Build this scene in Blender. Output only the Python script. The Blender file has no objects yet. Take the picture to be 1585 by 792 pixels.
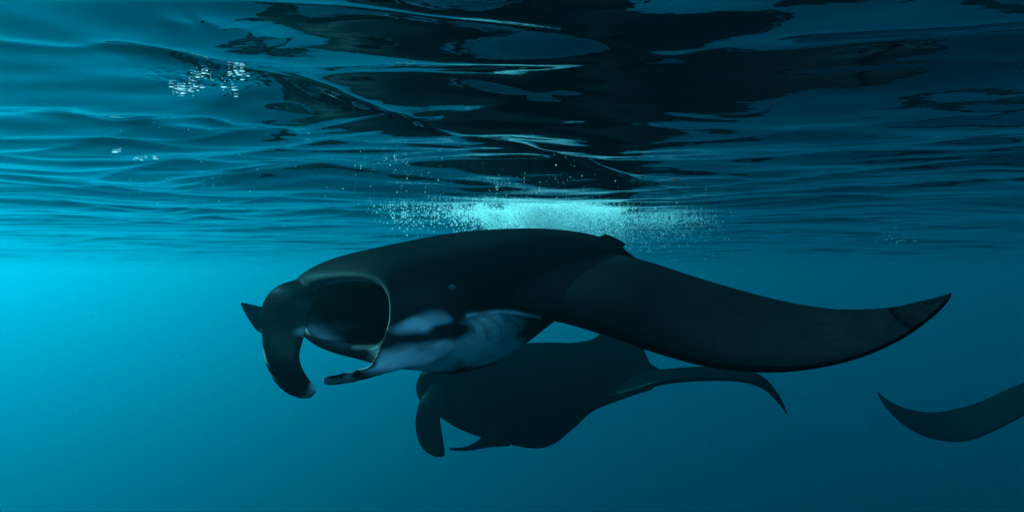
import bpy, bmesh, math, random
import numpy as np
from mathutils import Vector, noise as mnoise

S = bpy.context.scene
C = S.collection
R = math.radians
random.seed(4)
np.random.seed(4)

# ------------------------------------------------------------------ camera
F_PX = 865.0                      # focal length in pixels of the 1585 px wide frame
CAM = Vector((0.0, 0.0, -0.52))   # the sea surface is z = 0
PITCH = R(1.4)
cam_d = bpy.data.cameras.new('camera')
cam_d.sensor_width = 36.0
cam_d.lens = 36.0 * F_PX / 1585.0
cam_d.clip_start = 0.02
cam_d.clip_end = 3000.0
cam = bpy.data.objects.new('camera', cam_d)
cam.location = CAM
cam.rotation_euler = (R(90) + PITCH, 0, 0)
C.objects.link(cam)
S.camera = cam

# ------------------------------------------------------------------ daylight
SUN_EL, SUN_AZ = R(30.5), R(-59)    # azimuth from +Y, negative is to the left
w = bpy.data.worlds.new('World')
S.world = w
w.use_nodes = True
nt = w.node_tree
bg = nt.nodes['Background']
sky = nt.nodes.new('ShaderNodeTexSky')
sky.sky_type = 'NISHITA'
sky.sun_disc = False
sky.sun_elevation = SUN_EL
sky.sun_rotation = SUN_AZ
nt.links.new(sky.outputs[0], bg.inputs[0])
bg.inputs[1].default_value = 0.15
sd = bpy.data.lights.new('sun', 'SUN')
sd.energy = 4.1
sd.angle = R(0.5)
sd.color = (1.0, 0.96, 0.9)
sun = bpy.data.objects.new('sun', sd)
dir_to_sun = Vector((math.sin(SUN_AZ) * math.cos(SUN_EL), math.cos(SUN_AZ) * math.cos(SUN_EL), math.sin(SUN_EL)))
sun.rotation_euler = (-dir_to_sun).to_track_quat('-Z', 'Y').to_euler()
sun.location = dir_to_sun * 20
C.objects.link(sun)
S.view_settings.view_transform = 'Standard'
S.view_settings.look = 'None'
S.view_settings.exposure = 1.25
S.view_settings.gamma = 1.0
S.cycles.max_bounces = 14
S.cycles.glossy_bounces = 4
S.cycles.diffuse_bounces = 12
S.cycles.transparent_max_bounces = 24
S.cycles.volume_bounces = 2
S.cycles.use_denoising = True

# ------------------------------------------------------------------ helpers
def tag(o, label=None, cat=None, group=None, kind=None):
    if label: o['label'] = label
    if cat: o['category'] = cat
    if group: o['group'] = group
    if kind: o['kind'] = kind
    return o

def link_mesh(name, verts, faces, mat=None, parent=None, smooth=True):
    me = bpy.data.meshes.new(name)
    verts = np.asarray(verts, dtype=np.float32)
    if isinstance(faces, np.ndarray):
        n = len(faces)
        me.vertices.add(len(verts)); me.vertices.foreach_set('co', verts.ravel())
        me.loops.add(n * 4); me.loops.foreach_set('vertex_index', faces.astype(np.int32).ravel())
        me.polygons.add(n); me.polygons.foreach_set('loop_start', np.arange(0, n * 4, 4, dtype=np.int32))
        me.polygons.foreach_set('loop_total', np.full(n, 4, dtype=np.int32))
        me.update(calc_edges=True)
    else:
        me.from_pydata(verts.tolist(), [], faces)
        me.update()
    if smooth: me.polygons.foreach_set('use_smooth', [True] * len(me.polygons))
    o = bpy.data.objects.new(name, me)
    if mat: me.materials.append(mat)
    C.objects.link(o)
    if parent: o.parent = parent
    return o

def new_mat(name):
    m = bpy.data.materials.new(name)
    m.use_nodes = True
    m.node_tree.nodes.clear()
    return m, m.node_tree.nodes, m.node_tree.links

CPI, SPI = math.cos(PITCH), math.sin(PITCH)
def P(u, v, d):
    """survey note (photo pixel + metres of distance ahead) -> point in the sea"""
    a = (u - 792.5) / F_PX; b = (396 - v) / F_PX
    y = CPI - b * SPI; z = SPI + b * CPI
    return np.array([a * d / y, d, CAM.z + z * d / y])

def catmull(pts, n, closed=False):
    pts = np.asarray(pts, float); m = len(pts)
    if closed: idx = lambda i: i % m; segs = m
    else: idx = lambda i: min(max(i, 0), m - 1); segs = m - 1
    t = np.linspace(0, segs, n, endpoint=not closed)
    outp = []
    for tt in t:
        i = min(int(tt), segs - 1); f = tt - i
        p0, p1, p2, p3 = (pts[idx(i + k)] for k in (-1, 0, 1, 2))
        outp.append(0.5 * ((2 * p1) + (-p0 + p2) * f + (2 * p0 - 5 * p1 + 4 * p2 - p3) * f * f + (-p0 + 3 * p1 - 3 * p2 + p3) * f ** 3))
    return np.array(outp)

def on_surface(u, v):
    a = P(u, v, 1.0) - np.array(CAM); t = -CAM.z / a[2]
    return np.array([a[0] * t, t])

# ------------------------------------------------------------------ sea surface seen from below
def fbm(x, y, seed, octs=4):
    """smooth value built from rotated sine products, cheap and vectorised"""
    rs = np.random.RandomState(seed)
    v = np.zeros_like(x); a = 1.0; f = 1.0; tot = 0
    for o in range(octs):
        for k in range(3):
            th = rs.uniform(0, math.pi); p1 = rs.uniform(0, 6.28)
            v += a * np.sin(f * (x * math.cos(th) + y * math.sin(th)) + p1 + 1.3 * np.sin(f * 0.6 * (y * math.cos(th) - x * math.sin(th)) + p1 * 2))
            tot += a
        a *= 0.55; f *= 1.93
    return v / tot * 1.7

def cusp(ph, a):
    sn = np.sqrt(np.sin(ph / 2) ** 2 + 0.0040)
    return np.exp(-a * sn)

# crests that can be followed across the water: (points, height, half width, tail width)
CRESTS = [
    ([(-60,36),(100,48),(170,44),(250,62),(330,92),(420,118),(500,142),(600,178),(700,205),(800,225),(900,246),(1000,268),(1100,300)], .027, 0.032),
    ([(-60,205),(60,208),(170,214),(300,213),(420,200),(560,186),(640,180)], .019, 0.036),
    ([(40,166),(130,176),(210,190),(300,182),(360,192),(460,198)], .017, 0.036),
    ([(235,-6),(300,6),(345,8),(380,24),(440,44)], .005, 0.040),
    ([(60,300),(150,312),(250,318),(360,306),(450,294)], .013, 0.065),
    ([(-40,262),(60,275),(190,285),(320,280),(430,262),(540,255)], .012, 0.050),
]
def crest_height(x, y):
    h = np.zeros_like(x)
    for pts, hh, wd in CRESTS:
        q = catmull([on_surface(*p) for p in pts], 60)
        box = (x > q[:, 0].min() - .8) & (x < q[:, 0].max() + .8) & (y > q[:, 1].min() - .8) & (y < q[:, 1].max() + .8)
        xs, ys = x[box], y[box]
        best = np.full(xs.shape, 9.0); along = np.zeros(xs.shape)
        for k in range(len(q) - 1):
            d_ = q[k + 1] - q[k]; l2 = d_.dot(d_) + 1e-9
            t = np.clip(((xs - q[k, 0]) * d_[0] + (ys - q[k, 1]) * d_[1]) / l2, 0, 1)
            dd = np.hypot(xs - q[k, 0] - t * d_[0], ys - q[k, 1] - t * d_[1])
            m = dd < best; best[m] = dd[m]; along[m] = (k + t[m]) / (len(q) - 1)
        fadeend = np.clip(np.minimum(along, 1 - along) * 7, 0, 1) ** .6
        h[box] += hh * fadeend * (.75 + .35 * np.sin(along * 23 + hh * 999)) * np.exp(-np.sqrt(best ** 2 + .010 ** 2) / wd)
    return h

def wave(x, y):
    r = np.hypot(x, y)
    wx = x + 0.30 * fbm(x * 1.1, y * 1.1, 1, 2)
    wy = y + 0.20 * fbm(x * 1.5, y * 1.5, 2, 3)
    h = 0.030 * fbm(x * 1.3, y * 1.7, 11, 2)          # broad swell
    # (wavelength, heading deg from +Y, height, cusp sharpness, phase)
    for (wl, ang, amp, sh, ph) in ((1.55, 10, .050, 1.9, 1.1), (0.92, -20, .024, 2.6, 4.0),
                                   (0.58, 28, .020, 2.6, 2.2), (0.36, -6, .0100, 2.2, 5.0), (.21, 16, .0030, 2.0, 1.7)):
        a = R(ang); k = 2 * math.pi / wl
        ph_ = k * (wx * math.sin(a) + wy * math.cos(a)) + ph + 1.5 * fbm(x / wl * 1.1, y / wl * 1.4, int(wl * 100), 2)
        m = 0.45 + 0.55 * fbm(x / wl * .6 + 9, y / wl * .9, int(wl * 77), 2)
        fade = np.clip(1.0 - r * 0.010 / wl, 0.0, 1)
        h += amp * cusp(ph_, sh) * np.clip(m, 0.03, 1.2) * fade
    h += crest_height(x, y)
    # soft rounded ripples, closer together and flatter with distance
    near = np.clip(1.15 - r / 7.0, 0, 1)
    h += near * (.0105 * fbm(x * 4.2 + 2, y * 7.5, 71, 2) + .0042 * fbm(x * 9.5, y * 17.0 + 5, 72, 2))
    # a gust-ruffled patch where the sky glitters through
    c = on_surface(322, 116)
    g = np.exp(-(((x - c[0]) / .11) ** 2 + ((y - c[1]) / .10) ** 2))
    h += g * .0055 * np.sin(x * 120 + 3 * np.sin(y * 50)) * np.sin(y * 105 + 2 * np.sin(x * 61))
    return h - 0.05

na, nr = 860, 1150
ang = np.concatenate([np.linspace(-math.pi, -1.05, 90, endpoint=False), np.linspace(-1.05, 1.05, na - 180), np.linspace(1.05, math.pi, 91)[1:]])
rad = np.concatenate([[0.02], np.geomspace(0.25, 600.0, nr - 1)])
A, Rr = np.meshgrid(ang, rad)
X = Rr * np.sin(A); Y = Rr * np.cos(A)
Z = wave(X, Y)
V = np.stack([X.ravel(), Y.ravel(), Z.ravel()], 1)
ii = np.arange(len(rad) - 1)[:, None] * len(ang) + np.arange(len(ang) - 1)[None, :]
Fq = np.stack([ii, ii + 1, ii + 1 + len(ang), ii + len(ang)], -1).reshape(-1, 4)

m_sea, N, L = new_mat('sea_surface')
out = N.new('ShaderNodeOutputMaterial')
mix = N.new('ShaderNodeMixShader')
fr = N.new('ShaderNodeFresnel'); fr.inputs['IOR'].default_value = 1.135
tr = N.new('ShaderNodeBsdfTransparent'); tr.inputs[0].default_value = (0.55, 0.93, 0.97, 1)
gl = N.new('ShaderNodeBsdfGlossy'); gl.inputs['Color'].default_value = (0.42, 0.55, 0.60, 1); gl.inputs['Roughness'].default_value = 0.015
tc = N.new('ShaderNodeTexCoord')
mp = N.new('ShaderNodeMapping'); mp.inputs['Scale'].default_value = (5, 9, 5)
nz = N.new('ShaderNodeTexNoise'); nz.inputs['Scale'].default_value = 1.6; nz.inputs['Detail'].default_value = 3
bp = N.new('ShaderNodeBump'); bp.inputs['Strength'].default_value = 0.12; bp.inputs['Distance'].default_value = 0.01
L.new(tc.outputs['Object'], mp.inputs[0]); L.new(mp.outputs[0], nz.inputs['Vector'])
L.new(nz.outputs[0], bp.inputs['Height'])
L.new(bp.outputs[0], gl.inputs['Normal'])
# small ripples average out in how much light the sheet lets through: slopes count for half there
vm = N.new('ShaderNodeVectorMath'); vm.operation = 'MULTIPLY'; vm.inputs[1].default_value = (1, 1, 4.2)
vn = N.new('ShaderNodeVectorMath'); vn.operation = 'NORMALIZE'
L.new(bp.outputs[0], vm.inputs[0]); L.new(vm.outputs[0], vn.inputs[0]); L.new(vn.outputs[0], fr.inputs['Normal'])
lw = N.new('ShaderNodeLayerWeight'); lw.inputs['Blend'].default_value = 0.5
rmp = N.new('ShaderNodeValToRGB')  # mirror colour darkened at steeper view angles, a dimmer reflection put into the tint
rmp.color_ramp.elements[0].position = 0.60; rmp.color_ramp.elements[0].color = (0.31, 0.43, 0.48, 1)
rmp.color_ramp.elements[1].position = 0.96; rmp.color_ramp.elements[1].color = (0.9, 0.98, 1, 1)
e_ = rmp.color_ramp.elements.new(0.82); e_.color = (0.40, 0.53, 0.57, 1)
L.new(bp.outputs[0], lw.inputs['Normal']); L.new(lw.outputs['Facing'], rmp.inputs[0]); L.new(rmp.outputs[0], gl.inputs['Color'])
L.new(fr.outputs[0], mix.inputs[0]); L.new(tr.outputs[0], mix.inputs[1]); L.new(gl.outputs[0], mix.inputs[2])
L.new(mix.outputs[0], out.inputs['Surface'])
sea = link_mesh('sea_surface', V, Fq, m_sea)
tag(sea, kind='structure')

# ------------------------------------------------------------------ the body of water itself
m_haze, N, L = new_mat('water_volume')
out = N.new('ShaderNodeOutputMaterial')
pv = N.new('ShaderNodeVolumePrincipled')
DENS = 0.25                                   # red dies first; scattering and absorption per metre below
SCAT, ABSO = (0.0, 0.0059, 0.0078), (0.25, 0.0092, 0.0067)
colr = [s_ / DENS for s_ in SCAT]
pv.inputs['Density'].default_value = DENS
pv.inputs['Color'].default_value = (*colr, 1)
pv.inputs['Absorption Color'].default_value = (*[max(0.0, 1 - a_ / DENS / (1 - c_)) ** 2 for a_, c_ in zip(ABSO, colr)], 1)
pv.inputs['Anisotropy'].default_value = 0.78
L.new(pv.outputs[0], out.inputs['Volume'])
bm = bmesh.new(); bmesh.ops.create_cube(bm, size=1.0)
me = bpy.data.meshes.new('haze'); bm.to_mesh(me); bm.free(); me.materials.append(m_haze)
haze = bpy.data.objects.new('haze', me)
haze.scale = (1300, 1300, 300.3); haze.location = (0, 0, -300.3 / 2 + 0.3)
C.objects.link(haze)
tag(haze, kind='stuff')

# ------------------------------------------------------------------ manta rays
class Shell:
    def __init__(self, far=1.0): self.v = []; self.f = []; self.far = far
    def at(self, q): return P(q[0], q[1], q[2] * self.far)
    def rings(self, rg):
        """rg: (n rings, m points, 3) closed loft with fan caps"""
        rg = np.asarray(rg); n, m = rg.shape[:2]; b = len(self.v)
        self.v += [tuple(p) for r_ in rg for p in r_]
        for i in range(n - 1):
            for j in range(m):
                k = (j + 1) % m
                self.f.append((b + i * m + j, b + i * m + k, b + (i + 1) * m + k, b + (i + 1) * m + j))
        for i, flip in ((0, True), (n - 1, False)):
            c = len(self.v); self.v.append(tuple(rg[i].mean(0)))
            for j in range(m):
                k = (j + 1) % m
                self.f.append((b + i * m + k, b + i * m + j, c) if flip else (b + i * m + j, b + i * m + k, c))
    def loft8(self, ctrl, n=90, m=96):
        rings_ = [catmull([P(*q) for q in r_], m, True) for r_ in ctrl]
        arr = np.array(rings_)
        outr = np.stack([catmull(arr[:, j], n) for j in range(m)], 1)
        self.rings(outr)
    def wing(self, st, n=90, m=64, camber=0.05):
        """st: (LE(u,v,d), TE(u,v,d), thickness m, bulge m) foil sections from root to tip"""
        a = catmull([np.concatenate([self.at(q[0]), self.at(q[1]), [q[2] * self.far, q[3] * self.far]]) for q in st], n)
        rg = []
        for q in a:
            le, te, th, cb = q[:3], q[3:6], max(q[6], .004), q[7]
            ch = te - le; up = np.array([0, 0, 1.0]); cn = ch / (np.linalg.norm(ch) + 1e-9)
            up = up - cn * up.dot(cn); up /= np.linalg.norm(up)
            ring = []
            for j in range(m):
                t = 2 * math.pi * j / m
                x = 0.5 - 0.5 * math.cos(t)
                sn_ = math.sin(t); prof = math.copysign(abs(sn_) ** .6, sn_) * (1 - 0.45 * (x - 0.25)) * (0.75 + .25 * (1 - x))
                ring.append(le + ch * x + up * (0.5 * th * prof + cb * 4 * x * (1 - x)))
            rg.append(ring)
        self.rings(rg)
    def strap(self, st, n=70, m=40):
        """st: (edge A (u,v,d), edge B (u,v,d), thickness) flattened sweep between two edges"""
        a = catmull([np.concatenate([self.at(q[0]), self.at(q[1]), [q[2] * self.far]]) for q in st], n)
        mid = (a[:, :3] + a[:, 3:6]) / 2
        rg = []
        for i, q in enumerate(a):
            tg = mid[min(i + 1, n - 1)] - mid[max(i - 1, 0)]
            wv = (q[:3] - q[3:6]) / 2; nn = np.cross(tg, wv); nn /= np.linalg.norm(nn) + 1e-9
            th = max(q[6], .004) / 2
            rg.append([mid[i] + wv * math.cos(2 * math.pi * j / m) + nn * th * math.sin(2 * math.pi * j / m) for j in range(m)])
        self.rings(rg)
    def build(self, name, voxel, mat, parent, smooth=6, paint=None):
        me = bpy.data.meshes.new(name + '_raw'); me.from_pydata(self.v, [], self.f); me.update()
        o = bpy.data.objects.new(name + '_raw', me); C.objects.link(o)
        md = o.modifiers.new('r', 'REMESH'); md.mode = 'VOXEL'; md.voxel_size = voxel
        sm = o.modifiers.new('s', 'SMOOTH'); sm.iterations = smooth; sm.factor = 0.5
        dg = bpy.context.evaluated_depsgraph_get()
        nm = bpy.data.meshes.new_from_object(o.evaluated_get(dg))
        bpy.data.objects.remove(o); bpy.data.meshes.remove(me)
        nm.name = name
        nm.polygons.foreach_set('use_smooth', [True] * len(nm.polygons))
        co = np.empty(len(nm.vertices) * 3, np.float32); nm.vertices.foreach_get('co', co); co = co.reshape(-1, 3)
        no = np.empty(len(nm.vertices) * 3, np.float32); nm.vertices.foreach_get('normal', no); no = no.reshape(-1, 3)
        at = nm.attributes.new('pigment', 'FLOAT', 'POINT')
        val = paint(co, no) if paint else np.zeros(len(co))
        at.data.foreach_set('value', np.asarray(val, np.float32))
        nm.materials.clear(); nm.materials.append(mat)
        b = bpy.data.objects.new(name, nm); C.objects.link(b)
        off = parent.location
        nm.transform(__import__('mathutils').Matrix.Translation(-off))
        b.parent = parent
        return b

def noise3(p, sc, seed=0):
    x, y, z = (p * sc).T
    return fbm(x + 1.7 * z, y - 1.3 * z, 31 + seed, 3)

# skin: near black, with white blotches where the pigment attribute is high
m_skin, N, L = new_mat('manta_skin')
out = N.new('ShaderNodeOutputMaterial'); bs = N.new('ShaderNodeBsdfDiffuse')
at = N.new('ShaderNodeAttribute'); at.attribute_name = 'pigment'
tc = N.new('ShaderNodeTexCoord')
n1 = N.new('ShaderNodeTexNoise'); n1.inputs['Scale'].default_value = 26; n1.inputs['Detail'].default_value = 5
n2 = N.new('ShaderNodeTexVoronoi'); n2.inputs['Scale'].default_value = 75; n2.inputs['Randomness'].default_value = 1
r2 = N.new('ShaderNodeValToRGB'); r2.color_ramp.elements[0].position = 0.04; r2.color_ramp.elements[0].color = (1, 1, 1, 1)
r2.color_ramp.elements[1].position = 0.12; r2.color_ramp.elements[1].color = (0, 0, 0, 1)
cr = N.new('ShaderNodeValToRGB'); cr.color_ramp.elements[0].position = 0.35; cr.color_ramp.elements[0].color = (0.0005, 0.0012, 0.0020, 1)
cr.color_ramp.elements[1].position = 0.75; cr.color_ramp.elements[1].color = (0.0018, 0.0036, 0.0055, 1)
mxa = N.new('ShaderNodeMixRGB'); mxa.blend_type = 'ADD'; mxa.inputs[0].default_value = 0.035
mxb = N.new('ShaderNodeMixRGB'); mxb.inputs[2].default_value = (0.86, 0.92, 0.94, 1)
bp = N.new('ShaderNodeBump'); bp.inputs['Strength'].default_value = 0.3; bp.inputs['Distance'].default_value = 0.006
for n in (n1, n2): L.new(tc.outputs['Object'], n.inputs['Vector'])
L.new(n1.outputs[0], cr.inputs[0]); L.new(n2.outputs['Distance'], r2.inputs[0])
L.new(cr.outputs[0], mxa.inputs[1]); L.new(r2.outputs[0], mxa.inputs[2])
L.new(at.outputs['Fac'], mxb.inputs[0]); L.new(mxa.outputs[0], mxb.inputs[1]); L.new(mxb.outputs[0], bs.inputs['Color'])
L.new(n1.outputs[0], bp.inputs['Height']); L.new(bp.outputs[0], bs.inputs['Normal'])
gs = N.new('ShaderNodeBsdfGlossy'); gs.inputs['Color'].default_value = (0.0022, 0.003, 0.0036, 1); gs.inputs['Roughness'].default_value = 0.45
L.new(bp.outputs[0], gs.inputs['Normal'])
asd = N.new('ShaderNodeAddShader'); L.new(bs.outputs[0], asd.inputs[0]); L.new(gs.outputs[0], asd.inputs[1])
L.new(asd.outputs[0], out.inputs['Surface'])

def empty(name, loc):
    o = bpy.data.objects.new(name, None); o.location = Vector(loc); o.empty_display_size = 0.2; C.objects.link(o); return o

# ---- the large manta, mouth open, left wing sweeping towards the right of the frame
mA = empty('manta_ray', P(760, 450, 3.3))
tag(mA, 'largest black manta ray with gaping mouth and pale belly, back just under the bubbles', 'manta ray', 'manta rays feeding at the surface')
sh = Shell()
RIM = [(540,434,2.68),(590,442,2.52),(603,482,2.46),(588,530,2.48),(535,532,2.62),(490,516,2.78),(476,485,2.86),(488,448,2.84)]
sh.loft8([
    [(625,470,3.3),(632,474,3.3),(636,482,3.3),(632,490,3.3),(625,494,3.3),(618,490,3.3),(614,482,3.3),(618,474,3.3)],
    [(600,440,3.1),(640,450,3.05),(655,482,3.0),(640,515,3.0),(595,520,3.05),(560,510,3.12),(545,482,3.18),(562,450,3.15)],
    [(560,440,2.85),(608,448,2.75),(618,482,2.70),(604,526,2.70),(556,526,2.80),(512,512,2.92),(496,484,3.0),(510,450,2.95)],
    RIM,
    [(543,422,2.66),(600,431,2.51),(615,480,2.45),(594,545,2.47),(535,549,2.62),(484,528,2.79),(462,486,2.88),(474,438,2.84)],
    [(552,402,2.80),(618,415,2.62),(638,485,2.52),(612,562,2.60),(560,556,2.76),(485,528,2.98),(444,482,3.05),(466,425,3.0)],
    [(590,388,3.0),(675,405,2.78),(690,485,2.68),(662,566,2.78),(618,564,2.95),(530,520,3.2),(470,470,3.3),(510,405,3.2)],
    [(660,369,3.25),(760,390,3.0),(775,490,2.90),(735,566,3.0),(690,569,3.15),(610,510,3.45),(560,450,3.55),(600,390,3.45)],
    [(750,356,3.5),(835,375,3.3),(862,455,3.2),(815,520,3.28),(765,558,3.4),(700,500,3.7),(650,440,3.8),(680,375,3.7)],
    [(850,354,3.8),(915,375,3.65),(935,425,3.6),(895,470,3.65),(850,486,3.75),(800,450,3.9),(770,420,4.0),(800,370,3.95)],
    [(925,366,4.05),(955,380,4.0),(965,402,4.0),(945,420,4.0),(925,425,4.05),(895,410,4.15),(880,395,4.2),(895,375,4.15)],
    [(965,388,4.3),(975,392,4.3),(980,400,4.3),(975,406,4.3),(965,408,4.3),(955,406,4.3),(950,400,4.3),(955,392,4.3)],
    [(1010,420,4.9),(1013,421,4.9),(1015,424,4.9),(1013,426,4.9),(1010,427,4.9),(1007,426,4.9),(1005,424,4.9),(1007,421,4.9)],
], n=150)
# left wing
sh.wing([
    ((690,485,3.05),(790,400,3.95),.26,.03),
    ((760,480,2.92),(860,398,3.95),.22,.02),
    ((845,486,2.78),(945,396,3.85),.17,.024),
    ((930,509,2.66),(1000,407,3.5),.17,.035),
    ((1010,539,2.53),(1095,436,3.2),.13,.025),
    ((1100,564,2.39),(1200,464,2.9),.10,.015),
    ((1200,573,2.25),(1290,478,2.6),.07,.008),
    ((1300,560,2.12),(1370,476,2.35),.05,.0),
    ((1385,529,2.03),(1425,465,2.15),.035,.0),
    ((1447,486,1.99),(1462,456,2.03),.030,.0),
    ((1474,457,1.99),(1475,450,2.0),.02,.0)], n=140)
# right wing, mostly hidden behind the head, its tip showing left of the face
sh.wing([
    ((640,440,3.2),(760,385,4.0),.26,.04),
    ((590,445,3.3),(690,415,4.2),.22,.03),
    ((530,452,3.5),(620,440,4.4),.15,.02),
    ((478,470,3.75),(545,462,4.45),.09,.0),
    ((432,500,3.95),(470,478,4.4),.05,.0),
    ((404,515,4.05),(425,476,4.35),.035,.0),
    ((384,494,4.15),(398,472,4.3),.025,.0),
    ((371,470,4.2),(376,466,4.25),.010,.0)], n=100)
# right cephalic fin: the broad paddle hanging from the corner of the head
sh.strap([
    ((474,436,3.08),(506,452,2.95),.10),
    ((424,452,2.94),(484,468,2.78),.12),
    ((404,482,2.88),(475,498,2.74),.075),
    ((405,515,2.83),(470,522,2.70),.055),
    ((408,545,2.78),(464,548,2.64),.045),
    ((417,577,2.73),(467,566,2.61),.04),
    ((436,603,2.69),(478,585,2.58),.035),
    ((460,615,2.66),(488,598,2.56),.03),
    ((482,616,2.64),(490,606,2.56),.018)], n=90)
# left cephalic fin: cheek plate that narrows and rolls forward to a blunt tip
sh.strap([
    ((640,440,2.78),(760,510,3.05),.10),
    ((612,470,2.52),(700,545,2.80),.11),
    ((602,500,2.44),(660,566,2.62),.075),
    ((590,530,2.41),(632,570,2.50),.05),
    ((574,562,2.36),(606,576,2.42),.04),
    ((555,571,2.31),(572,585,2.36),.034),
    ((530,577,2.27),(544,592,2.31),.030),
    ((508,580,2.24),(516,597,2.26),.026),
    ((498,584,2.23),(500,595,2.24),.018)], n=90)
# pelvic lobes and low dorsal fin at the tail root
sh.strap([((915,372,4.0),(960,388,4.1),.05),((935,362,4.05),(966,382,4.15),.03),((948,366,4.1),(970,378,4.2),.018)], n=20)
def blob(co, c, rad, soft=0.35, nz=0.25, seed=0, sc=9):
    c = P(*c); q = (co - c) / np.array(rad)
    r_ = np.sqrt((q ** 2).sum(1)) + nz * noise3(co, sc, seed)
    return np.clip((1 + soft / 2 - r_) / soft, 0, 1)
def paintA(co, no):
    w_ = 1.25 * blob(co, (650,499,2.64), (.135,.16,.045), .75, .42, 1, 10)
    w_ = np.maximum(w_, 1.05 * blob(co, (770,520,3.1), (.26,.55,.16), .3, .16, 2, 5))
    w_ = np.maximum(w_, .95 * blob(co, (640,556,2.68), (.23,.4,.095), .45, .30, 3, 8))
    w_ = np.maximum(w_, .45 * blob(co, (735,492,2.95), (.07,.3,.05), .8, .3, 8, 10))
    dk = blob(co, (695,514,2.72), (.10,.2,.040), .7, .3, 5, 10)
    dk = np.maximum(dk, blob(co, (830,515,3.1), (.10,.35,.14), .6, .2, 6, 6))  # shade below the wing root, put into the pigment
    w_ *= 1 - .96 * dk
    w_ *= np.clip(.95 + .30 * noise3(co, 16, 17) + .16 * noise3(co, 55, 18), .3, 1.2)
    # gill slits: dark creases across the pale belly, and the bright fold where the wing root starts
    def crease(pts, wd):
        q_ = catmull([P(*r_) for r_ in pts], 40)
        m_ = (co[:, 0] > q_[:, 0].min() - .1) & (co[:, 0] < q_[:, 0].max() + .1) & (np.abs(co[:, 2] - q_[:, 2].mean()) < .3) & (np.abs(co[:, 1] - q_[:, 1].mean()) < .5)
        d_ = np.full(len(co), 9.0)
        d_[m_] = np.sqrt(((co[m_, None, :][:, :, [0, 2]] - q_[None][:, :, [0, 2]]) ** 2).sum(2)).min(1)
        return np.clip(1.3 - d_ / wd, 0, 1)
    for pts in ([(722,488,3.0),(733,497,3.0),(738,510,3.0)], [(735,484,3.05),(752,498,3.05),(757,518,3.05)], [(752,482,3.08),(775,500,3.08),(778,528,3.1)],
                [(775,482,3.1),(800,500,3.1),(801,524,3.1)]):
        w_ *= 1 - .38 * crease(pts, .009)
    w_ = np.maximum(w_, .95 * crease([(728,484,2.95),(760,481,2.95),(800,482,2.95),(832,488,2.95)], .010) * np.clip(1 + noise3(co, 20, 19), 0, 1))
    up = np.clip((no[:, 2] - 0.35) * 4, 0, 1)
    w_ *= 1 - up
    # pale lip all round the mouth, broad on the floor of the mouth
    q = catmull([P(*r_) for r_ in RIM], 90, True)
    near = np.abs(co - P(540, 485, 2.68)).max(1) < .5
    dist = np.full(len(co), 9.0)
    dist[near] = np.sqrt(((co[near, None, :] - q[None]) ** 2).sum(2)).min(1)
    lip = np.clip(1 - dist / .026, 0, 1) * (.42 + .2 * noise3(co, 14, 7)) * (1 - .85 * np.clip((no[:, 2] - .1) * 2, 0, 1))
    floor_ = 1.1 * blob(co, (535,512,2.74), (.20,.30,.030), .9, .25, 4, 9) + .35 * blob(co, (483,500,2.84), (.05,.10,.05), .9, .3, 10, 9)
    def line(pts, wd, amount, thr, seed):
        q_ = catmull([P(*r_) for r_ in pts], 60)
        lo, hi = q_.min(0) - .1, q_.max(0) + .1
        m_ = ((co > lo) & (co < hi)).all(1); d_ = np.full(len(co), 9.0)
        d_[m_] = np.sqrt(((co[m_, None, :] - q_[None]) ** 2).sum(2)).min(1)
        return amount * np.clip(1.4 - d_ / wd, 0, 1) * np.clip((noise3(co, 38, seed) - thr) * 4, 0, 1)
    edge = line([(404,530,2.80),(408,550,2.78),(417,577,2.73),(436,603,2.69),(460,615,2.66)], .030, .6, -.05, 12)
    edge = np.maximum(edge, line([(478,614,2.65),(488,608,2.58),(489,600,2.57)], .030, .7, -.4, 13))
    edge = np.maximum(edge, line([(500,592,2.24),(520,590,2.27),(548,580,2.31),(570,568,2.37)], .022, .6, -.2, 14))
    head_sheen = .055 * blob(co, (540,470,2.7), (.42,.4,.26), .8, .2, 15, 4) * (1 - .8 * up)  # sheen around the head put into the pigment, mouth hollow kept dark
    w_ = np.maximum(w_, head_sheen * (1 - blob(co, (575,484,2.95), (.28,.45,.155), .15, .0, 9, 9)))
    dorsal = .004 * np.clip((no[:, 2] - .78) * 6, 0, 1) * (1 + .5 * noise3(co, 6, 21))  # upward faces lightened in the pigment, as if lit from overhead
    w_ = np.maximum(w_, dorsal)
    return np.clip(np.maximum(np.maximum(w_, lip), np.maximum(floor_, edge)), 0, 1)
bodyA = sh.build('body', 0.0075, m_skin, mA, 12, paintA)
m_eye, N, L = new_mat('eye')
out = N.new('ShaderNodeOutputMaterial'); e1 = N.new('ShaderNodeBsdfPrincipled'); e1.inputs['Base Color'].default_value = (0.02, 0.022, 0.022, 1)
e1.inputs['Roughness'].default_value = 0.15; L.new(e1.outputs[0], out.inputs['Surface'])
bm = bmesh.new(); bmesh.ops.create_uvsphere(bm, u_segments=20, v_segments=12, radius=.026)
for vv in bm.verts: vv.co.y *= .6
me = bpy.data.meshes.new('eye'); bm.to_mesh(me); bm.free(); me.materials.append(m_eye); me.polygons.foreach_set('use_smooth', [True] * len(me.polygons))
# seat the eye in the cheek: the nearest skin along a line of sight from outside
dg = bpy.context.evaluated_depsgraph_get()
o_ = Vector(P(701, 447, 1.2)); dr = (Vector(P(701, 447, 3.2)) - o_).normalized()
hit, loc, nrm, *_ = S.ray_cast(dg, o_, dr)
if hit:
    eye = bpy.data.objects.new('eye', me); C.objects.link(eye)
    eye.parent = mA; eye.location = loc - nrm * .006 - mA.location; eye.rotation_euler = nrm.to_track_quat('Y', 'Z').to_euler()

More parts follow.
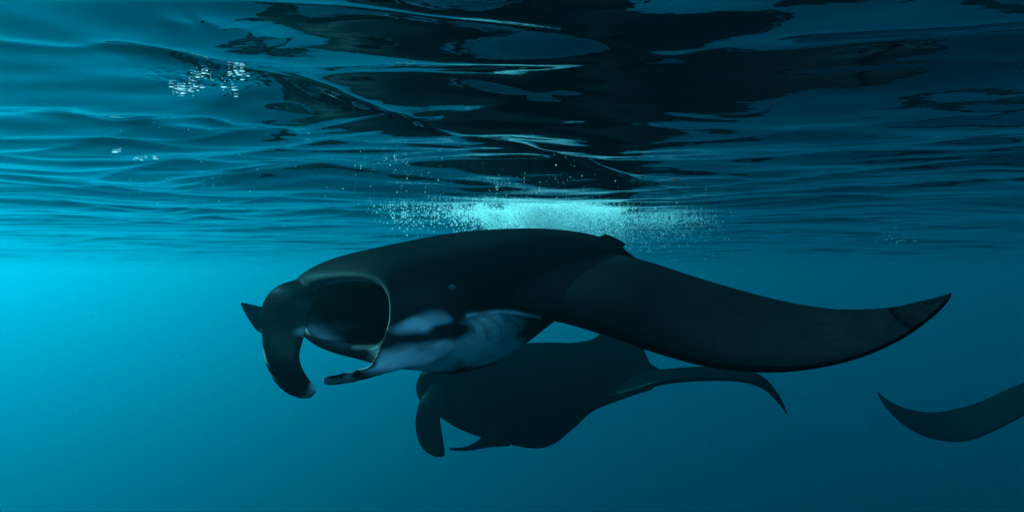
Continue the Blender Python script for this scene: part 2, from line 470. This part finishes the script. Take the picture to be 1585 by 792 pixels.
# ---- the second manta, below and behind
mB = empty('manta_ray', P(800, 610, 8.2))
tag(mB, 'hazier manta ray swimming below the largest one, thin wing curling down at its tip', 'manta ray', 'manta rays feeding at the surface')
sh = Shell(1.65)
sh.strap([
    ((664,575,4.55),(680,622,4.5),.30),
    ((676,556,4.65),(692,645,4.55),.55),
    ((705,545,4.75),(720,666,4.6),.75),
    ((760,536,4.9),(775,684,4.7),.85),
    ((822,531,5.05),(838,693,4.8),.85),
    ((872,532,5.2),(880,668,4.9),.70),
    ((925,538,5.35),(918,636,5.0),.45),
    ((985,556,5.5),(965,616,5.1),.24),
    ((1022,574,5.6),(1010,600,5.2),.12)], n=110, m=72)
sh.wing([
    ((800,625,5.05),(840,600,5.3),.30,.0),
    ((900,622,5.0),(925,594,5.4),.14,.0),
    ((960,611,4.5),(985,577,5.45),.12,.0),
    ((1015,593,4.2),(1040,571,5.3),.085,.0),
    ((1065,587,4.15),(1090,568,5.1),.07,.0),
    ((1118,586,4.1),(1140,570,4.9),.06,.0),
    ((1153,590,4.1),(1168,576,4.75),.045,.0),
    ((1180,600,4.1),(1190,590,4.6),.03,.0),
    ((1201,619,4.15),(1207,612,4.45),.022,.0),
    ((1215,638,4.2),(1219,635,4.4),.016,.0),
    ((1223,657,4.3),(1225,656,4.35),.010,.0)], n=120)
sh.strap([
    ((850,533,5.3),(1010,572,5.7),.25),
    ((915,525,5.5),(1000,550,5.8),.14),
    ((940,500,5.7),(990,525,5.95),.08),
    ((962,470,5.9),(985,490,6.05),.04),
    ((985,445,6.1),(990,455,6.1),.015)], n=60)
sh.strap([
    ((680,585,4.85),(740,590,4.85),.20),
    ((662,604,4.52),(706,612,4.46),.12),
    ((650,620,4.42),(692,630,4.34),.09),
    ((643,650,4.36),(682,645,4.3),.06),
    ((646,678,4.32),(685,672,4.26),.05),
    ((658,698,4.3),(688,692,4.24),.04),
    ((676,707,4.28),(689,705,4.24),.025)], n=60)
sh.strap([
    ((760,655,4.45),(790,690,4.5),.12),
    ((744,677,4.38),(758,692,4.4),.06),
    ((722,690,4.32),(728,697,4.33),.04),
    ((700,692,4.28),(703,697,4.28),.03),
    ((695,692,4.26),(696,695,4.26),.02)], n=50)
bodyB = sh.build('body', 0.014, m_skin, mB, 3)

# ---- the third manta, leaving the frame on the right
mC = empty('manta_ray', P(1760, 560, 11.8))
tag(mC, 'distant manta ray at the right edge of the photo, only one upturned wing in view', 'manta ray', 'manta rays feeding at the surface')
sh = Shell(1.9)
sh.wing([
    ((1356,604,5.6),(1357,603,5.7),.010,.0),
    ((1366,623,5.55),(1374,618,5.75),.02,.0),
    ((1387,647,5.5),(1402,631,5.9),.035,.0),
    ((1415,667,5.45),(1434,637,6.0),.045,.0),
    ((1453,680,5.4),(1472,634,6.15),.055,.0),
    ((1500,680,5.4),(1515,622,6.3),.07,.0),
    ((1552,658,5.45),(1560,602,6.4),.09,.0),
    ((1610,628,5.5),(1620,578,6.5),.14,.01),
    ((1690,605,5.5),(1690,545,6.6),.25,.02),
    ((1770,600,5.6),(1770,540,6.7),.30,.03),
    ((1850,610,5.8),(1850,560,6.8),.25,.02),
    ((1925,640,6.0),(1925,600,6.8),.14,.01),
    ((2000,690,6.3),(2000,660,6.8),.06,.0),
    ((2060,730,6.5),(2060,725,6.7),.015,.0)], n=150, m=56)
sh.strap([((1740,600,5.3),(1790,600,5.3),.12),((1710,585,5.5),(1825,585,5.5),.26),((1715,570,6.0),(1830,570,6.0),.36),
          ((1740,560,6.6),(1800,560,6.6),.24),((1760,560,7.0),(1775,560,7.0),.08),((1765,558,8.0),(1769,558,8.0),.02)], n=60)
bodyC = sh.build('body', 0.016, m_skin, mC, 3)

# ------------------------------------------------------------------ air: churned bubbles behind the back, stray bubbles, drifting specks
m_bub, N, L = new_mat('air_bubble')
out = N.new('ShaderNodeOutputMaterial'); df = N.new('ShaderNodeBsdfDiffuse'); tl = N.new('ShaderNodeBsdfTranslucent'); ad = N.new('ShaderNodeMixShader')
df.inputs[0].default_value = tl.inputs[0].default_value = (0.95, 0.97, 0.97, 1); ad.inputs[0].default_value = 0.75
L.new(df.outputs[0], ad.inputs[1]); L.new(tl.outputs[0], ad.inputs[2]); tp = N.new('ShaderNodeBsdfTransparent'); a2 = N.new('ShaderNodeMixShader'); a2.inputs[0].default_value = 0.55
L.new(ad.outputs[0], a2.inputs[1]); L.new(tp.outputs[0], a2.inputs[2]); L.new(a2.outputs[0], out.inputs['Surface'])
m_glint, N, L = new_mat('glint_flake')  # plain white for the flakes that imitate glints
out = N.new('ShaderNodeOutputMaterial'); df = N.new('ShaderNodeBsdfTranslucent'); df.inputs[0].default_value = (1, 1, 1, 1)
L.new(df.outputs[0], out.inputs['Surface'])
m_snow, N, L = new_mat('drifting_speck')
out = N.new('ShaderNodeOutputMaterial'); df = N.new('ShaderNodeBsdfDiffuse'); df.inputs[0].default_value = (0.16, 0.18, 0.17, 1)
L.new(df.outputs[0], out.inputs['Surface'])
bm = bmesh.new(); bmesh.ops.create_icosphere(bm, subdivisions=1, radius=1.0)
ICO_V = np.array([v.co[:] for v in bm.verts]); ICO_F = [[v.index for v in f.verts] for f in bm.faces]; bm.free()
def balls(name, pts, rad, mat, sq=None):
    pts = np.asarray(pts); rad = np.asarray(rad); n = len(pts)
    sc = np.ones((n, 3)) if sq is None else sq
    v = (pts[:, None, :] + ICO_V[None] * rad[:, None, None] * sc[:, None, :]).reshape(-1, 3)
    f = (np.array(ICO_F)[None] + (np.arange(n) * len(ICO_V))[:, None, None]).reshape(-1, 3)
    me = bpy.data.meshes.new(name)
    me.vertices.add(len(v)); me.vertices.foreach_set('co', v.astype(np.float32).ravel())
    me.loops.add(len(f) * 3); me.loops.foreach_set('vertex_index', f.astype(np.int32).ravel())
    me.polygons.add(len(f)); me.polygons.foreach_set('loop_start', np.arange(0, len(f) * 3, 3, dtype=np.int32))
    me.polygons.foreach_set('loop_total', np.full(len(f), 3, dtype=np.int32))
    me.update(calc_edges=True); me.polygons.foreach_set('use_smooth', [True] * len(f)); me.materials.append(mat)
    o = bpy.data.objects.new(name, me); C.objects.link(o); tag(o, kind='stuff'); return o

rs = np.random.RandomState(8)
def cloud(n, u0, u1, top, deep, d0, d1, r0, r1, clump=0.0, keep=None):
    """bubbles hanging under the surface between two sight lines; top and deep are depths below the surface in metres"""
    P_, Rd = [], []; got = 0
    while got < n:
        m = 20000
        u = rs.uniform(u0, u1, m); d = rs.uniform(d0, d1, m); dep = top + deep * rs.uniform(0, 1, m) ** 1.6
        x = (u - 792.5) / F_PX * d
        nz_ = fbm(x * 7 + 2, d * 5 + dep * 16, 41, 3) + .6 * fbm(x * 26 + dep * 30, d * 21, 43, 2)
        ok = nz_ > rs.uniform(-1.1, .7, m) + clump
        if keep is not None: ok &= keep(u, d, -dep)
        x, d, dep = x[ok], d[ok], dep[ok]
        P_.append(np.stack([x, d, wave(x, d) - dep], 1)); Rd.append(r0 + (r1 - r0) * rs.uniform(0, 1, len(x)) ** 3); got += len(x)
    return np.vstack(P_)[:n], np.concatenate(Rd)[:n]
def soft(c, w_, dc=4.4, dw=.4, dm=.16):
    """bubble density fading out from a centre in all three directions"""
    def f(u, d, z):
        k = np.exp(-np.abs((u - c) / w_) ** 2.4) * np.exp(-((d - dc) / dw) ** 2) * np.exp(-(np.maximum(-z - .03, 0) / dm) ** 2)
        swirl = .5 + .9 * fbm(u / 46.0 + 3 * z, d * 2.2 + z * 9, 61, 3)      # ragged tongues and gaps
        return rs.uniform(0, 1, len(u)) < k * np.clip(swirl, .10, .8)
    return f
p1, r1 = cloud(44000, 560, 1180, .0, .30, 3.9, 5.1, .0009, .0075, .20, soft(800, 106, 4.4, .30, .11))
p1b, r1b = cloud(7000, 560, 1160, .0, .30, 3.9, 5.1, .0014, .0062, .05, soft(900, 75, 4.35, .25, .16))
p2, r2 = cloud(11000, 740, 1260, .0, .55, 4.2, 6.2, .0010, .0042, -.3, soft(965, 95, 5.0, .5, .24))
p3, r3 = cloud(420, 460, 1140, .0, .05, 2.2, 4.4, .0010, .0040, .2, soft(770, 180, 3.5, .9, .09))
p1 = np.vstack([p1, p1b]); r1 = np.concatenate([r1, r1b])
tag(balls('bubble_cloud', np.vstack([p1, p2, p3]), np.concatenate([r1, r2, r3]), m_bub), 'churned white air bubbles just below the surface')
p4, r4 = cloud(60, 1330, 1450, .0, .20, 6.5, 9.5, .002, .009, .2, soft(1385, 28, 8.0, .9, .12))
p5, r5 = cloud(110, 150, 520, .0, .03, 1.8, 6.5, .0008, .0026, .3)
balls('bubble', np.vstack([p4, p5]), np.concatenate([r4, r5]), m_bub)
n = 2200
u = rs.uniform(-200, 1800, n); v = rs.uniform(-40, 840, n); d = 1.3 + 4.0 * rs.uniform(0, 1, n) ** 1.2
sp = np.array([P(*q) for q in zip(u, v, d)]); sp = sp[sp[:, 2] < -.08]
balls('drifting_speck', sp, rs.uniform(.0004, .0011, len(sp)), m_snow)

# glitter: white flakes added to stand in for sun glints at the sheet, upper left
gp, gr = [], []
for cu, cv, su, sv, n_ in ((312,103,9,4,22),(285,131,9,5,26),(352,108,12,4,14),(365,114,10,4,10),(300,120,14,8,16),(360,140,8,6,8),(230,240,12,3,8),(182,226,4,2,4)):
    for k in range(n_):
        q = on_surface(cu + rs.normal() * su, cv + rs.normal() * sv)
        gp.append((q[0], q[1], wave(q[:1], q[1:])[0] - .004)); gr.append((.0009 + .0030 * rs.uniform() ** 2) * q[1] / 1.5)
gp = np.array(gp); sq = np.stack([rs.uniform(1.0, 3.4, len(gp)), rs.uniform(.6, 1.6, len(gp)), rs.uniform(.3, .7, len(gp))], 1)
balls('glint_flake', gp, gr, m_glint, sq)

# small flotsam
def leaf(name, label, u, v, length, col, tilt):
    m, N, L = new_mat(name + '_skin')
    out = N.new('ShaderNodeOutputMaterial'); d_ = N.new('ShaderNodeBsdfDiffuse'); nz_ = N.new('ShaderNodeTexNoise'); nz_.inputs['Scale'].default_value = 90
    r_ = N.new('ShaderNodeValToRGB'); r_.color_ramp.elements[0].color = tuple(c * .5 for c in col) + (1,); r_.color_ramp.elements[1].color = col + (1,)
    L.new(nz_.outputs[0], r_.inputs[0]); L.new(r_.outputs[0], d_.inputs[0]); L.new(d_.outputs[0], out.inputs['Surface'])
    vs, fs = [], []
    nn, mm = 12, 6
    for i in range(nn + 1):
        t = i / nn; wd = length * .22 * math.sin(math.pi * t) ** .7 + 1e-4
        for j in range(mm + 1):
            a = j / mm * 2 - 1
            for sgn in (1, -1):
                vs.append(((t - .5) * length, a * wd, .10 * length * math.sin(3 * t) + .25 * abs(a) * wd + sgn * .0008))
    idx = lambda i, j, k: (i * (mm + 1) + j) * 2 + k
    for i in range(nn):
        for j in range(mm):
            fs.append((idx(i, j, 0), idx(i + 1, j, 0), idx(i + 1, j + 1, 0), idx(i, j + 1, 0)))
            fs.append((idx(i, j + 1, 1), idx(i + 1, j + 1, 1), idx(i + 1, j, 1), idx(i, j, 1)))
        for j, fl in ((0, 0), (mm, 1)):
            f_ = (idx(i, j, 0), idx(i, j, 1), idx(i + 1, j, 1), idx(i + 1, j, 0)); fs.append(f_ if fl else f_[::-1])
    o = link_mesh(name, vs, fs, m)
    q = on_surface(u, v); o.location = (q[0], q[1], float(wave(q[:1], q[1:])[0]) - .012); o.rotation_euler = tilt
    tag(o, label, 'leaf', 'bits afloat under the surface')
leaf('floating_leaf', 'tiny reddish leaf afloat under the surface above the bubbles', 719, 254, .022, (.45, .10, .08), (.5, .3, .2))
leaf('floating_leaf', 'small orange brown leaf afloat, higher of the two right of the bubbles', 1045, 271, .030, (.30, .09, .04), (.3, .1, -.1))
leaf('floating_leaf', 'smaller orange brown leaf afloat, lower of the two right of the bubbles', 1092, 308, .026, (.30, .09, .04), (.4, .2, .3))
sh = Shell()
sh.strap([((1543,158,2.0),(1544,161,2.0),.006),((1547,156,2.0),(1548,166,2.0),.018),((1552,156,2.0),(1553,169,2.0),.020),((1556,159,2.0),(1556,165,2.0),.012),((1558,161,2.0),(1558,163,2.0),.004)], n=20, m=16)
md_ = empty('drifting_debris', P(1550, 162, 2.0))
tag(md_, 'dark scrap of debris with a pale top near the upper right corner', 'debris', 'bits afloat under the surface')
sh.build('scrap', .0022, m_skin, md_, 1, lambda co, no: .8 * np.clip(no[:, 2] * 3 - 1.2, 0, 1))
